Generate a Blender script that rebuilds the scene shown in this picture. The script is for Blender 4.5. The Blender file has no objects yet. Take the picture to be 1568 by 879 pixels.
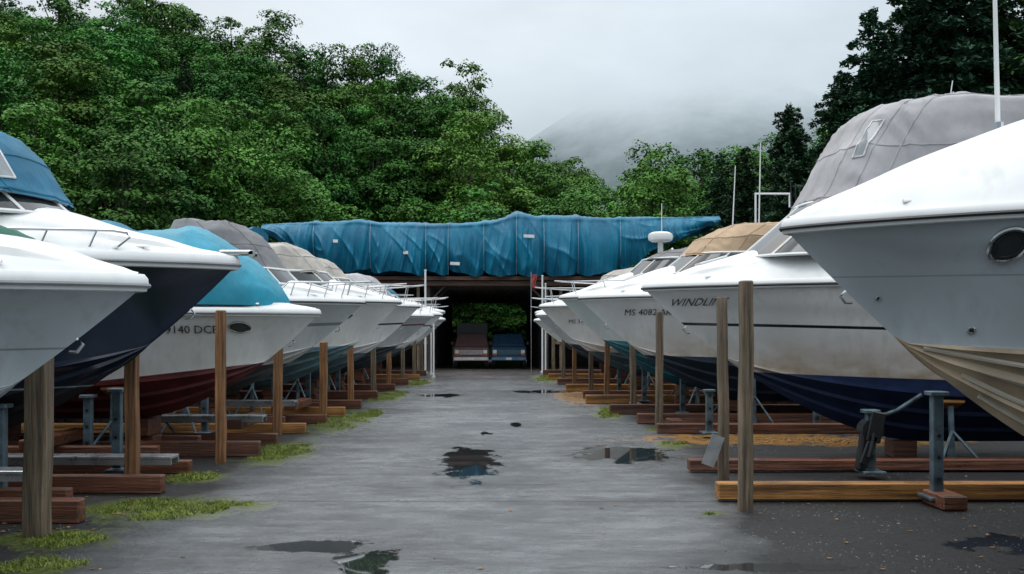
import bpy, math, random
import numpy as np
from mathutils import Vector, noise, Matrix
random.seed(7); rng=np.random.default_rng(7)
S=bpy.context.scene
COL=S.collection
# ---------------------------------------------------------------- helpers
class N:
    def __init__(s,nt): s.nt=nt
    def new(s,t,**k):
        n=s.nt.nodes.new(t)
        for a,b in k.items(): setattr(n,a,b)
        return n
    def link(s,a,b): s.nt.links.new(a,b)
    def setin(s,n,i,v):
        if v is None: return
        if isinstance(v,bpy.types.NodeSocket): s.link(v,n.inputs[i])
        else: n.inputs[i].default_value=v
    def math(s,op,a,b=None,c=None,clamp=False):
        n=s.new('ShaderNodeMath',operation=op); n.use_clamp=clamp
        s.setin(n,0,a); s.setin(n,1,b); s.setin(n,2,c); return n.outputs[0]
    def mix(s,f,a,b,bt='MIX'):
        n=s.new('ShaderNodeMix',data_type='RGBA',blend_type=bt)
        s.setin(n,0,f); s.setin(n,6,a); s.setin(n,7,b); return n.outputs[2]
    def mr(s,v,a,b,c=0.,d=1.,smooth=False):
        n=s.new('ShaderNodeMapRange')
        if smooth: n.interpolation_type='SMOOTHSTEP'
        s.setin(n,0,v)
        for i,x in enumerate((a,b,c,d)): s.setin(n,i+1,x)
        return n.outputs[0]
    def noise(s,vec,scale,detail=4,rough=.55,sc=None):
        if sc is not None:
            m=s.new('ShaderNodeMapping'); s.link(vec,m.inputs[0]); m.inputs['Scale'].default_value=sc; vec=m.outputs[0]
        n=s.new('ShaderNodeTexNoise'); s.link(vec,n.inputs['Vector'])
        n.inputs['Scale'].default_value=scale; n.inputs['Detail'].default_value=detail; n.inputs['Roughness'].default_value=rough
        return n.outputs['Fac']
def newmat(name):
    m=bpy.data.materials.new(name); m.use_nodes=True
    nt=m.node_tree; b=nt.nodes['Principled BSDF']; return m,N(nt),b
def coords(n,kind='Object'):
    return n.new('ShaderNodeTexCoord').outputs[kind]
def pos(n): return n.new('ShaderNodeNewGeometry').outputs['Position']
def bump(n,b,h,strength=.3,dist=.02):
    k=n.new('ShaderNodeBump'); k.inputs['Strength'].default_value=strength; k.inputs['Distance'].default_value=dist
    n.link(h,k.inputs['Height']); n.link(k.outputs[0],b.inputs['Normal'])
def simple(name,col,rough=.5,metal=0,var=.15,scale=3,bumps=0,coat=0):
    m,n,b=newmat(name); c=coords(n)
    f=n.noise(c,scale,4)
    f=n.mr(f,.3,.7)
    dark=tuple(x*(1-var*1.6) for x in col[:3])+(1,); light=tuple(min(1,x*(1+var)) for x in col[:3])+(1,)
    n.link(n.mix(f,dark,light),b.inputs['Base Color'])
    n.link(n.mr(f,0,1,max(0,rough-.08),min(1,rough+.08)),b.inputs['Roughness'])
    b.inputs['Metallic'].default_value=metal; b.inputs['Coat Weight'].default_value=coat
    if bumps: bump(n,b,n.noise(c,scale*14,4),bumps,.01)
    return m
def mesh_obj(name,verts,faces,mats,parent=None,smooth=True,angle=35,mi=None,recalc=True):
    me=bpy.data.meshes.new(name)
    me.from_pydata([tuple(map(float,v)) for v in verts],[],[tuple(map(int,f)) for f in faces])
    if not isinstance(mats,(list,tuple)): mats=[mats]
    for m in mats: me.materials.append(m)
    if mi is not None: me.polygons.foreach_set('material_index',np.array(mi,dtype=np.int32))
    if recalc:
        import bmesh
        bm=bmesh.new(); bm.from_mesh(me); bmesh.ops.remove_doubles(bm,verts=bm.verts,dist=1e-5)
        bmesh.ops.recalc_face_normals(bm,faces=bm.faces); bm.to_mesh(me); bm.free()
    if smooth:
        me.polygons.foreach_set('use_smooth',[True]*len(me.polygons))
        me.set_sharp_from_angle(angle=math.radians(angle))
    me.update()
    o=bpy.data.objects.new(name,me); COL.objects.link(o)
    if parent: o.parent=parent
    return o
def empty(name,loc=(0,0,0),rz=0,sc=1):
    e=bpy.data.objects.new(name,None); COL.objects.link(e); e.location=loc; e.rotation_euler=(0,0,rz); e.scale=(sc,)*3
    e.empty_display_size=.2; return e
class Geo:
    def __init__(s): s.v=[]; s.f=[]; s.m=[]
    def add(s,v,f,m=0):
        o=len(s.v); s.v+=[tuple(a) for a in v]; s.f+=[tuple(i+o for i in q) for q in f]; s.m+=[m]*len(f)
    def box(s,c,d,m=0,bev=.0,rz=0,rx=0,ry=0):
        x,y,z=[a/2 for a in d]; b=min(bev,x*.9,y*.9,z*.9)
        R=Matrix.Rotation(rz,3,'Z')@Matrix.Rotation(ry,3,'Y')@Matrix.Rotation(rx,3,'X')
        if b<=0:
            V=[(sx*x,sy*y,sz*z) for sx in(-1,1) for sy in(-1,1) for sz in(-1,1)]
            F=[(0,1,3,2),(4,6,7,5),(0,4,5,1),(2,3,7,6),(0,2,6,4),(1,5,7,3)]
        else:
            import bmesh
            bm=bmesh.new(); bmesh.ops.create_cube(bm,size=1)
            for w in bm.verts: w.co=Vector((w.co.x*2*x,w.co.y*2*y,w.co.z*2*z))
            bmesh.ops.bevel(bm,geom=bm.edges[:],offset=b,segments=1,affect='EDGES')
            bm.verts.index_update()
            V=[tuple(w.co) for w in bm.verts]; F=[tuple(w.index for w in q.verts) for q in bm.faces]; bm.free()
        C=Vector(c); s.add([tuple(C+R@Vector(w)) for w in V],F,m)
    def tube(s,pts,r,m=0,n=8,r2=None,caps=True):
        P=[Vector(p) for p in pts]; V=[];F=[]
        up=Vector((0,0,1))
        for i,p in enumerate(P):
            t=(P[min(i+1,len(P)-1)]-P[max(i-1,0)])
            if t.length<1e-9: t=Vector((1,0,0))
            t.normalize()
            a=t.cross(up) if abs(t.z)<.95 else t.cross(Vector((1,0,0)))
            a.normalize(); b=t.cross(a)
            rr=r if r2 is None else r+(r2-r)*i/(len(P)-1)
            for k in range(n):
                th=2*math.pi*k/n; V.append(p+a*math.cos(th)*rr+b*math.sin(th)*rr)
        for i in range(len(P)-1):
            for k in range(n):
                F.append((i*n+k,i*n+(k+1)%n,(i+1)*n+(k+1)%n,(i+1)*n+k))
        if caps: F.append(tuple(range(n))); F.append(tuple((len(P)-1)*n+k for k in range(n)))
        s.add(V,F,m)
    def grid(s,P,m=0,closed=False):
        r=len(P); c=len(P[0]); V=[p for row in P for p in row]; F=[]
        for i in range(r-1):
            for j in range(c if closed else c-1):
                k=(j+1)%c
                F.append((i*c+j,i*c+k,(i+1)*c+k,(i+1)*c+j))
        s.add(V,F,m)
    def obj(s,name,mats,parent=None,**k): return mesh_obj(name,s.v,s.f,mats,parent,mi=s.m,recalc=k.pop('recalc',False),**k)
# ---------------------------------------------------------------- materials
def gel(name,col,rough=.22,dirt=.25):
    m,n,b=newmat(name); c=coords(n)
    st=n.noise(c,2.2,5,sc=(3,3,.35)); st=n.mr(st,.45,.8)
    blot=n.mr(n.noise(c,1.3,5),.4,.75)
    d=n.math('MULTIPLY',n.math('MAXIMUM',st,blot),dirt)
    n.link(n.mix(d,col,tuple(x*k for x,k in zip(col[:3],(.55,.53,.46)))+(1,)),b.inputs['Base Color'])
    n.link(n.mr(blot,0,1,rough,rough+.2),b.inputs['Roughness'])
    return m
def hull_mat(name,top,bottom,zw,slope=0.,stripe=None,stain=.3,stripe2=None,boot=None):
    m,n,b=newmat(name); c=coords(n)
    sp=n.new('ShaderNodeSeparateXYZ'); n.link(c,sp.inputs[0])
    z=n.math('ADD',sp.outputs[2],n.math('MULTIPLY',sp.outputs[0],slope))
    streak=n.mr(n.noise(c,2.0,6,sc=(5,5,.25)),.42,.75)
    blot=n.mr(n.noise(c,1.1,5),.38,.72)
    dirty=tuple(x*k for x,k in zip(top[:3],(.62,.6,.55)))+(1,)
    col=n.mix(n.math('MULTIPLY',n.math('MAXIMUM',streak,blot),.45),top,dirty)
    up=n.mr(z,zw,zw+.60,1,0); up=n.math('POWER',up,1.3)
    nf=n.mr(n.noise(c,3,6,sc=(1,1,1.6)),.3,.65,.35,1)
    col=n.mix(n.math('MULTIPLY',n.math('MULTIPLY',up,nf),stain),col,(.38,.26,.14,1))
    def band(z0,z1):
        a=n.mr(z,z0,z0+.006); q=n.mr(z,z1,z1+.006,1,0); return n.math('MULTIPLY',a,q)
    for s in (stripe,stripe2,boot):
        if s: col=n.mix(band(s[0],s[1]),col,s[2])
    f=n.mr(z,zw,zw+.008,1,0)
    bd=tuple(x*.45 for x in bottom[:3])+(1,); bl=tuple(min(1,x*1.5+.01) for x in bottom[:3])+(1,)
    bc=n.mix(n.mr(n.noise(c,2.5,7,.65,sc=(1,1,2)),.32,.68),bd,bl)
    n.link(n.mix(f,col,bc),b.inputs['Base Color'])
    rg=n.mr(blot,0,1,.10,.24); n.link(n.mix(f,rg,(.5,.5,.5,1)),b.inputs['Roughness'])
    return m
def canvas(name,col,rough=.75):
    m,n,b=newmat(name); c=coords(n)
    blot=n.mr(n.noise(c,1.4,5),.35,.7)
    n.link(n.mix(blot,tuple(x*.72 for x in col[:3])+(1,),tuple(min(1,x*1.12) for x in col[:3])+(1,)),b.inputs['Base Color'])
    b.inputs['Roughness'].default_value=rough
    bump(n,b,n.noise(c,3.0,3,.5,sc=(1.6,1.6,.35)),.7,.05)
    return m
def wood(name,col,sc=(30,30,1.2),rough=.5,dk=.45):
    m,n,b=newmat(name); c=coords(n)
    oi=n.new('ShaderNodeObjectInfo').outputs['Random']
    g=n.mr(n.noise(c,1,6,.7,sc=sc),.34,.64); big=n.mr(n.noise(c,1.6,5,.6),.38,.66)
    d=tuple(x*.2 for x in col[:3])+(1,); l=tuple(min(1,x*1.5) for x in col[:3])+(1,)
    k=n.mix(g,d,l); k=n.mix(n.math('MULTIPLY',big,.6),k,tuple(x*.3 for x in col[:3])+(1,))
    k=n.mix(n.mr(oi,0,1,0,dk),k,(.035,.027,.022,1))
    n.link(k,b.inputs['Base Color']); n.link(n.mr(big,0,1,rough+.15,rough-.2),b.inputs['Roughness'])
    bump(n,b,g,.8,.008); return m
M={}
M['white']=gel('white_gelcoat',(.80,.82,.82,1))
M['deck']=gel('deck_gelcoat',(.78,.80,.81,1),.28,.5)
M['nonskid']=simple('nonskid_panel',(.55,.57,.58,1),.7,0,.1,3,.3)
M['rubber']=simple('black_rubber',(.02,.02,.022,1),.4)
M['rubgrey']=simple('grey_rubrail',(.22,.23,.24,1),.35)
M['steel']=simple('stainless_steel',(.62,.63,.64,1),.18,1,.1)
M['bluesteel']=simple('painted_blue_grey_steel',(.10,.15,.18,1),.45,.2,.45,6)
M['alu']=simple('aluminium_plank',(.42,.45,.47,1),.3,.6,.2,5)
M['blackmetal']=simple('black_painted_metal',(.015,.017,.02,1),.35)
M['glass']=simple('tinted_acrylic',(.035,.045,.05,1),.06,0,.3,2)
M['vinyl']=simple('clear_vinyl_window',(.28,.31,.33,1),.12,0,.25,2)
M['lens']=simple('lamp_lens',(.7,.7,.68,1),.1,.3)
M['brightteal']=canvas('bright_teal_canvas',(.006,.28,.41,1),.5)
M['dteal']=canvas('dusty_teal_canvas',(.012,.16,.28,1))
M['greyc']=canvas('grey_canvas',(.42,.415,.43,1))
M['dgreyc']=canvas('dark_grey_canvas',(.20,.205,.215,1))
M['beige']=canvas('beige_canvas',(.46,.43,.39,1))
M['tan']=canvas('tan_canvas',(.50,.36,.23,1))
M['green']=canvas('green_canvas',(.01,.12,.08,1))
M['postgrey']=wood('weathered_post_wood',(.22,.165,.11,1),dk=.3)
M['postred']=wood('treated_post_wood',(.34,.16,.065,1),dk=.3)
M['beamred']=wood('red_brown_timber',(.20,.07,.035,1),(1,22,22),.42,.5)
M['beamor']=wood('orange_timber',(.44,.20,.05,1),(1,22,22),.42,.25)
M['text']=simple('vinyl_lettering',(.04,.04,.05,1),.4)
M['tag']=simple('white_label',(.75,.76,.76,1),.5)
# ---------------------------------------------------------------- boats
def wrinkle(x,y,z,wr,seed):
    a=noise.noise(Vector((x*1.5+seed,y*1.5,z*.7)))*2+.5*noise.noise(Vector((x*5,y*5+seed,z*1.2)))
    r=1-2.6*abs(noise.noise(Vector((x*2.8+z*1.2+seed,y*2.6,z*.6-x*.5)))); r=max(0,r)**4
    return (a*.8+r*1.3)*wr
def arch_loft(G,st,m=0,e=1.0,nx=70,ny=44,wr=.02,seed=0,ribs=0):
    st=np.array(st,float); t=np.linspace(st[0,0],st[-1,0],nx)
    sm=lambda k:np.interp(t,st[:,0],st[:,k])
    W,ZB,ZT=sm(1),sm(2),sm(3); P=[]
    for i,x in enumerate(t):
        row=[]
        for j in range(ny+1):
            a=-math.pi/2+math.pi*j/ny
            y=W[i]*math.copysign(abs(math.sin(a))**.8,math.sin(a)); z=ZB[i]+(ZT[i]-ZB[i])*abs(math.cos(a))**e
            d=wrinkle(x,y,z,wr,seed)
            row.append((x,y*(1+d*.6),z+d*min(1,abs(math.cos(a))*3)))
        P.append(row)
    G.grid(P,m)
    for i in (0,len(P)-1): G.add(P[i],[tuple(range(ny+1))],m)
def ring(xf,w,xb,z,e=2.3,k=.9,n=26):
    xm=min(xf+w*k,xb-.05); pts=[]
    nb=max(8,n//4)
    for i in range(nb): pts.append((xb+(xm-xb)*i/nb,-w,z))
    for i in range(n+1):
        a=-math.pi/2+math.pi*i/n; c=abs(math.cos(a))**(2/e); s_=math.copysign(abs(math.sin(a))**(2/e),math.sin(a))
        pts.append((xm-(xm-xf)*c,w*s_,z))
    for i in range(1,nb+1): pts.append((xm+(xb-xm)*i/nb,w,z))
    return pts
def ring_stack(G,rings,m=0,rows=22,wr=.0,seed=0,cap=True,ribs=0,n=26,e=2.3):
    R=np.array(rings,float)
    d=np.r_[0,np.cumsum(np.linalg.norm(np.diff(R[:,[0,1,3]],axis=0),axis=1))]; t=np.linspace(0,d[-1],rows)
    P=[]
    for q in t:
        r=[np.interp(q,d,R[:,k]) for k in range(4)]
        row=[]
        for p in ring(*r,n=n,e=e):
            x,y,z=p
            if wr:
                dd=wrinkle(x,y,z,wr,seed)
                if ribs: dd-=.03*abs(math.sin(math.pi*(x)/ribs))
                x+=-dd*.5; y*=1+dd; z+=dd*.8
            row.append((x,y,z))
        P.append(row)
    G.grid(P,m,closed=True)
    if cap: G.add(P[-1],[tuple(range(len(P[-1])))],m)
    return P
BOATN=[0]
def boat(kind,side,X,D,p):
    BOATN[0]+=1; k=BOATN[0]
    yaw=math.radians(p.get('yaw',0))
    E=empty(kind,(X,D,0),yaw if side>0 else math.pi-yaw)
    L,B,zb,zk0,Ls,pw=[p[a] for a in('L','B','zb','zk','Ls','pw')]
    drop=p.get('drop',.1); cf=p.get('cf',.55)
    near=-1 if side>0 else 1
    zk=lambda x:zk0+(zb-.03-zk0)*max(0,1-x/Ls)**pw
    zs=lambda x:zb-drop*math.sin(math.pi/2*min(x/(.6*L),1))
    ys=lambda x:max(.012,B/2*(1-(1-min(x/(.42*L),1))**2)**.78*(1-.1*max(0,x/L-.5)**2*4))
    zc0=zk0+cf*(zb-zk0); xc0=Ls*(1-((zc0-zk0)/(zb-.03-zk0))**(1/pw)); zcm=zk0+p.get('cm_',.3)*(zb-zk0)
    zc=lambda x:zk(x) if x<=xc0 else max(zk(x)+.004,zcm+(zc0-zcm)*math.exp(-(x-xc0)/1.5))
    yc=lambda x:0.0 if x<=xc0 else B/2*.86*(1-(1-min((x-xc0)/(.5*L),1))**2)**.72
    def side_pt(x,t):
        g=1+.55*math.exp(-x/1.6); z=zc(x)+(zs(x)-zc(x))*t
        y=yc(x)+(ys(x)-yc(x))*t**g
        if t>.7: y+=.014*min(1,(t-.7)/.03)*min(1,x/.3)
        return y,z
    xs=np.unique(np.r_[0,.02,np.linspace(.06,L*.5,46),np.linspace(L*.5,L,14)])
    ts=[0,.02,.1,.2,.3,.4,.5,.6,.695,.73,.82,.91,1]
    ss=[0,.14,.29,.33,.35,.5,.61,.65,.67,.85,.97]
    stk=p.get('strake',.035)
    rows=[]
    for x in xs:
        r=[]
        a=yc(x); st=min(1,a/.25)
        for s in ss:
            y=a*s; z=zk(x)+(zc(x)-zk(x))*(s**1.08)
            if s in(.33,.65): z-=stk*st; y+=stk*.4*st
            if s==.97: z-=.02*st; y+=.02*st
            r.append((x,y,z))
        for t in ts:
            y,z=side_pt(x,t)
            r.append((x,y,z))
        rows.append(r)
    G=Geo(); nb=len(ss)
    for sg in(1,-1):
        Vb=[[(a,sg*b,c) for a,b,c in r[:nb+1]] for r in rows]; Vt=[[(a,sg*b,c) for a,b,c in r[nb:]] for r in rows]
        G.grid(Vb,1 if p.get('chinebottom') else 0); G.grid(Vt,0)
    last=rows[-1]; G.add([(a,b,c) for a,b,c in last]+[(a,-b,c) for a,b,c in reversed(last[1:])],[tuple(range(2*len(last)-1))],0)
    hm=hull_mat(f'hull_paint_{k}',p['top'],p['bottom'],p.get('zw',1.1),p.get('slope',.02),p.get('stripe'),p.get('stain',.35),p.get('stripe2'),p.get('boot'))
    mats=[hm]
    if p.get('chinebottom'): mats.append(simple(f'bottom_paint_{k}',p['chinebottom'],.4,0,.3,1.8,.1))
    mesh_obj('hull',G.v,G.f,mats,E,mi=G.m,angle=28)
    if p.get('chinebottom'):
        G=Geo()
        for s,x1 in ((.16,.55),(.36,.40),(.58,.25),(.80,.12)):
            for sg in(1,-1):
                pts=[]
                for x in np.linspace(xc0+x1,L*.8,40):
                    pts.append((x,sg*(yc(x)*s+.006),zk(x)+(zc(x)-zk(x))*s**1.08-.006))
                G.tube(pts,.020,0,6)
        G.obj('spray_strakes',[simple('strake_gelcoat',(.62,.55,.45,1),.35)],E,recalc=True)
    G=Geo(); path=[]
    xsl=list(xs)
    for x in reversed(xsl): path.append((x,-ys(x),zs(x)))
    for x in xsl[1:]: path.append((x,ys(x),zs(x)))
    ph=len(path)
    def off(i):
        a=Vector(path[max(0,i-1)][:2]); b=Vector(path[min(ph-1,i+1)][:2]); t=(b-a).normalized(); return Vector((-t.y,t.x))
    rowsL=[[] for _ in path]; tub=[]
    h=p.get('lip',.055)
    for i,(x,y,z) in enumerate(path):
        n_=off(i)
        if n_.dot(Vector((x-L*.5,y)))<0: n_=-n_
        if abs(y)<.02: n_=Vector((-1,0))
        for o,dz in((-.002,-h),(.03,-h*.9),(.045,-.2*h),(.04,.5*h),(.015,h),(-.04,h*1.1)):
            rowsL[i].append((x+n_.x*o,y+n_.y*o,z+dz))
        tub.append((x+n_.x*.045,y+n_.y*.045,z-.3*h))
    G.grid(rowsL,0); G.tube(tub,.016,1,6)
    G.obj('gunwale',[M['white'],M[p.get('rub','rubber')]],E,recalc=True)
    dk=np.array(p['deck'],float); hd=lambda x:float(np.interp(x,dk[:,0],dk[:,1]))
    hds=lambda x:sum(hd(x+q) for q in(-.15,-.07,0,.07,.15))/5*min(1,x/.12)
    de=p.get('de',3.2)
    def dz(x,v):
        a=abs(v); st=.035*max(0,min(1,(.80-a)/.05))*min(1,max(0,(x-.35)/.3)) if p.get('step',1) else 0
        return zs(x)+h*1.02+hds(x)*(1-a**de)+.01*(1-v*v)+st
    P=[]; vv=[-1,-.93,-.86,-.81,-.80,-.775,-.75,-.74,-.65,-.5,-.35,-.18,0,.18,.35,.5,.65,.74,.75,.775,.80,.81,.86,.93,1]
    for x in xsl[1:]:
        r=[]
        for v in vv:
            yy=(ys(x)-.03 if ys(x)>.05 else ys(x)*.4)
            r.append((x,v*yy,dz(x,v)))
        P.append(r)
    G=Geo(); G.grid(P,0); G.obj('deck',[M['deck']],E,recalc=True,angle=24)
    G=Geo(); xe_=p.get('wind',[(1.3,)])[0][0]-.25 if 'wind' in p else 1.3
    if 'cover' not in p and not p.get('nohatch'):
        xh=min(.95,xe_-.1); zz=dz(xh,0); sl=math.atan2(dz(xh+.15,0)-dz(xh-.15,0),.3)
        G.box((xh,0,zz+.012),(.36,.36,.03),2,.008,ry=-sl); G.box((xh,0,zz+.031),(.28,.28,.012),1,.004,ry=-sl)
        G.obj('foredeck_hatch',[M['nonskid'],M['glass'],M['white']],E,recalc=True)
    if 'wind' in p:
        G=Geo(); PR=ring_stack(G,p['wind'],0,rows=4,cap=False)
        bt,tp=PR[0],PR[-1]
        G.tube(bt[2:-2],.022,1,6); G.tube(tp[2:-2],.024,1,6)
        nn=len(bt)
        for f_ in(.24,.36,.5,.64,.76):
            i=int(f_*nn); G.tube([PR[q][i] for q in range(4)],.018,1,6)
        G.obj('windshield',[M['glass'],M['white' if p.get('wf',1) else 'steel']],E,recalc=True)
    if 'enc' in p:
        G=Geo(); PP=ring_stack(G,p['enc'],0,rows=40,wr=p.get('wr',.010),seed=k*3.1,ribs=p.get('ribs',.95),n=64,e=p.get('ee',2.6))
        G.obj('canvas_enclosure',[M[p['cm']]],E,recalc=True,angle=60)
        def sub(r0,r1,c0,c1,o=.008):
            nr,ncl=len(PP),len(PP[0]); out=[]
            cx=np.mean([q[0] for q in PP[0]]); 
            for i in range(int(r0*nr),int(r1*nr)):
                row=[]
                for j in range(int(c0*ncl),int(c1*ncl)):
                    x,y,z=PP[i][j]; v=Vector((x-cx,y*1.5,0)); v.normalize(); row.append((x+v.x*o,y+v.y*o,z+.004))
                out.append(row)
            return out
        for w_ in p.get('panes',[]):
            G=Geo(); pn=sub(*w_); G.grid(pn,0)
            loop=pn[0]+[r[-1] for r in pn[1:]]+list(reversed(pn[-1][:-1]))+[r[0] for r in reversed(pn[:-1])]
            G.tube(loop,.011,1,5); G.obj('canvas_window',[M['vinyl'],M['tag']],E,recalc=True)
        G=Geo(); ncl=len(PP[0])
        for f_ in p.get('vs',(.2,.36,.64,.8)):
            j=int(f_*ncl); G.tube([PP[i][j] for i in range(0,38)],.010,0,5)
        for i in (10,24): G.tube(PP[i][4:-4],.009,0,5)
        G.tube(PP[1][4:-4],.014,0,5)
        G.obj('canvas_seams',[M[p['cm']]],E,recalc=True)
    if 'cover' in p:
        G=Geo(); arch_loft(G,p['cover'],0,p.get('ce',1.0),seed=k*2.3,wr=p.get('wr',.012))
        G.obj('canvas_cover',[M[p['cc']]],E,recalc=True,angle=60)
    if p.get('rail',.3):
        hr=p.get('rail',.3); xr=p.get('railx',2.2); x0=p.get('rail0',.12); G=Geo()
        def rp(x,sg,hh): return (x,sg*max(.05,ys(max(x,0.02))-.07),zs(max(x,0))+h+hh)
        xr_=np.linspace(x0,xr,14)
        right=[rp(x,1,hr*(1-.15*x/xr)) for x in xr_]+[rp(xr+.22,1,0)]
        left=[rp(x,-1,hr*(1-.15*x/xr)) for x in xr_]+[rp(xr+.22,-1,0)]
        if x0<.3:
            front=[(-.06,.09,zs(0)+h+hr*1.03),(-.14,.03,zs(0)+h+hr*1.05),(-.14,-.03,zs(0)+h+hr*1.05),(-.06,-.09,zs(0)+h+hr*1.03)]
            G.tube(list(reversed(right))+front+left,.0125,0,7)
        else:
            for sg,pp in((1,right),(-1,left)):
                a=pp[0]; G.tube([(a[0]+.10,a[1],a[2]-hr),(a[0]-.05,a[1],a[2]-hr*.72),(a[0]-.16,a[1],a[2]-hr*.3),(a[0]-.13,a[1],a[2]-.02)]+pp,.0135,0,7)
        for x in np.linspace(max(.25,x0+.12),xr-.1,4):
            for sg in(1,-1):
                a=rp(x,sg,hr*(1-.15*x/xr)); b=rp(x+.07,sg,0); G.tube([a,b],.010,0,6)
                G.tube([(b[0],b[1],b[2]-.012),(b[0],b[1],b[2]+.012)],.03,0,8)
        if p.get('mid'):
            G.tube([rp(x,1,hr*.5) for x in xr_],.006,0,5); G.tube([rp(x,-1,hr*.5) for x in xr_],.006,0,5)
        G.obj('bow_rail',[M['steel']],E,recalc=True)
    G=Geo(); xe=xc0*.55; G.tube([(xe-.03,0,zk(xe)+.03),(xe-.07,0,zk(xe)-.01),(xe-.03,0,zk(xe)-.06),(xe+.02,0,zk(xe)-.06)],.012,0,6)
    for sg in(1,-1):
        x=.75; y=sg*(ys(x)-.1); z=zs(x)+h+.055
        G.tube([(x-.09,y,z),(x+.09,y,z)],.012,0,6); G.tube([(x-.03,y,z-.05),(x-.03,y,z)],.012,0,6); G.tube([(x+.03,y,z-.05),(x+.03,y,z)],.012,0,6)
    if p.get('roller'):
        G.box((-.02,0,zs(0)+h+.03),(.34,.10,.05),0,.01); G.tube([(-.17,-.05,zs(0)+h+.02),(-.17,.05,zs(0)+h+.02)],.035,0,10)
    G.obj('deck_hardware',[M['steel']],E,recalc=True)
    def proj(x,z,o):
        lo,hi=0.,1.
        for _ in range(24):
            t=(lo+hi)/2
            if side_pt(x,t)[1]<z: lo=t
            else: hi=t
        y=side_pt(x,(lo+hi)/2)[0]; return (x,near*(y+o),z-o*.3)
    if 'txt' in p:
        s,x0,z0,size=p['txt']
        cu=bpy.data.curves.new('t','FONT'); cu.body=s; cu.size=size; cu.resolution_u=2
        cu.shear=p.get('shear',0)
        to=bpy.data.objects.new('t',cu); COL.objects.link(to)
        dg=bpy.context.evaluated_depsgraph_get(); me=bpy.data.meshes.new_from_object(to.evaluated_get(dg))
        V=[proj(x0+side*v.co.x,z0+v.co.y,.012) for v in me.vertices]; F=[tuple(q.vertices) for q in me.polygons]
        bpy.data.objects.remove(to)
        mesh_obj('registration_lettering',V,F,M['text'],E,smooth=False)
    for (x0,z0,a,b) in p.get('ports',[]):
        G=Geo(); c=[proj(x0+a*math.cos(q),z0+b*math.sin(q),.02) for q in np.linspace(0,2*math.pi,25)[:-1]]
        G.add(c,[tuple(range(24))],0); G.tube(c+[c[0]],min(a,b)*.16,1,7)
        c2=[proj(x0+a*.72*math.cos(q),z0+b*.72*math.sin(q),.024) for q in np.linspace(0,2*math.pi,25)]
        G.tube(c2,min(a,b)*.06,2,6)
        G.obj('porthole',[M['glass'],M['steel'],M['rubber']],E,recalc=True)
    for (x0,z0,r) in p.get('drains',[]):
        G=Geo(); c=[proj(x0+r*math.cos(q),z0+r*math.sin(q),.01) for q in np.linspace(0,2*math.pi,13)]
        G.tube(c,r*.35,1,6); G.add(c[:-1],[tuple(range(12))],0); G.obj('drain_fitting',[M['rubber'],M['steel']],E,recalc=True)
    for ant in p.get('ants',[]):
        (x,y,z0,z1,r,lean)=ant; G=Geo()
        G.tube([(x,y,z0),(x+lean*.5,y,(z0+z1)/2),(x+lean,y,z1)],r,0,7,r2=r*.5); G.tube([(x,y,z0-.02),(x,y,z0+.25)],r*1.7,1,8)
        G.obj('antenna',[M['white'],M['steel']],E,recalc=True)
    if p.get('arch'):
        xa,zt,w=p['arch']; G=Geo(); zb_=zs(xa)
        for dx in(0,.35):
            G.tube([(xa+dx,-w,zb_),(xa+dx-.1,-w*.97,zt-.25),(xa+dx-.15,-w*.8,zt),(xa+dx-.15,w*.8,zt),(xa+dx-.1,w*.97,zt-.25),(xa+dx,w,zb_)],.028,0,8)
        G.obj('radar_arch',[M['steel']],E,recalc=True)
    if p.get('tbar'):
        x,z0,z1,ln=p['tbar']; G=Geo()
        G.tube([(x,0,z0),(x,0,z1)],.022,0,7); G.tube([(x-.02,0,z1),(x+ln,0,z1)],.022,0,7); G.tube([(x+ln,0,z1+.02),(x+ln,0,z1-.3)],.018,0,7)
        for i in range(3): G.tube([(x+ln+.12+.1*i,0,z0),(x+ln+.02+.1*i,0,z1+.28-.05*i)],.014,1,6)
        G.obj('t_top_frame',[M['white'],M['blackmetal']],E,recalc=True)
    if p.get('radome'):
        x,y,z=p['radome']; G=Geo(); prof=[(0,0),(.2,0),(.26,.03),(.28,.1),(.26,.17),(.18,.21),(0,.225)]
        G.grid([[(x+r*math.cos(q),y+r*math.sin(q),z+zz) for q in np.linspace(0,2*math.pi,21)[:-1]] for r,zz in prof],0,closed=True)
        G.tube([(x,y,z-1.2),(x,y,z)],.06,0,8)
        G.obj('radome',[M['white']],E,recalc=True)
    G=Geo()
    for x in (Ls*.92,L*.62,L*.9):
        hh=zk(x); nbk=max(1,int(hh/.16))
        for i in range(nbk):
            G.box((x,0,hh*(i+.5)/nbk),(.22 if i%2 else .3,.5 if i%2 else .34,hh/nbk-.004),0,.008,rz=.05*(i%3-1))
    G.obj('keel_blocks',[M['beamred']],E,smooth=False)
    G=Geo()
    for x in (Ls*.98,L*.75):
        for sg in(1,-1):
            y1=yc(x)*.85; z1=zk(x)+(zc(x)-zk(x))*.85
            G.tube([(x,sg*(y1+.12),0.02),(x,sg*(y1+.06),z1-.06)],.035,0,8)
            for (ax,ay) in((.28,.25),(-.28,.25),(0,-.25)):
                G.tube([(x,sg*(y1+.1),z1*.55),(x+ax,sg*(y1+.12+ay),.02)],.018,0,6)
            G.box((x,sg*y1,z1-.045),(.3,.26,.04),1,.01,rx=sg*.35)
    G.obj('jack_stands',[M['bluesteel'],M['beamor']],E,recalc=True)
    return E
W=(.80,.81,.81,1); LG=(.50,.53,.56,1); NAVY=(.005,.016,.042,1); BLUEB=(.006,.024,.085,1)
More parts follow.
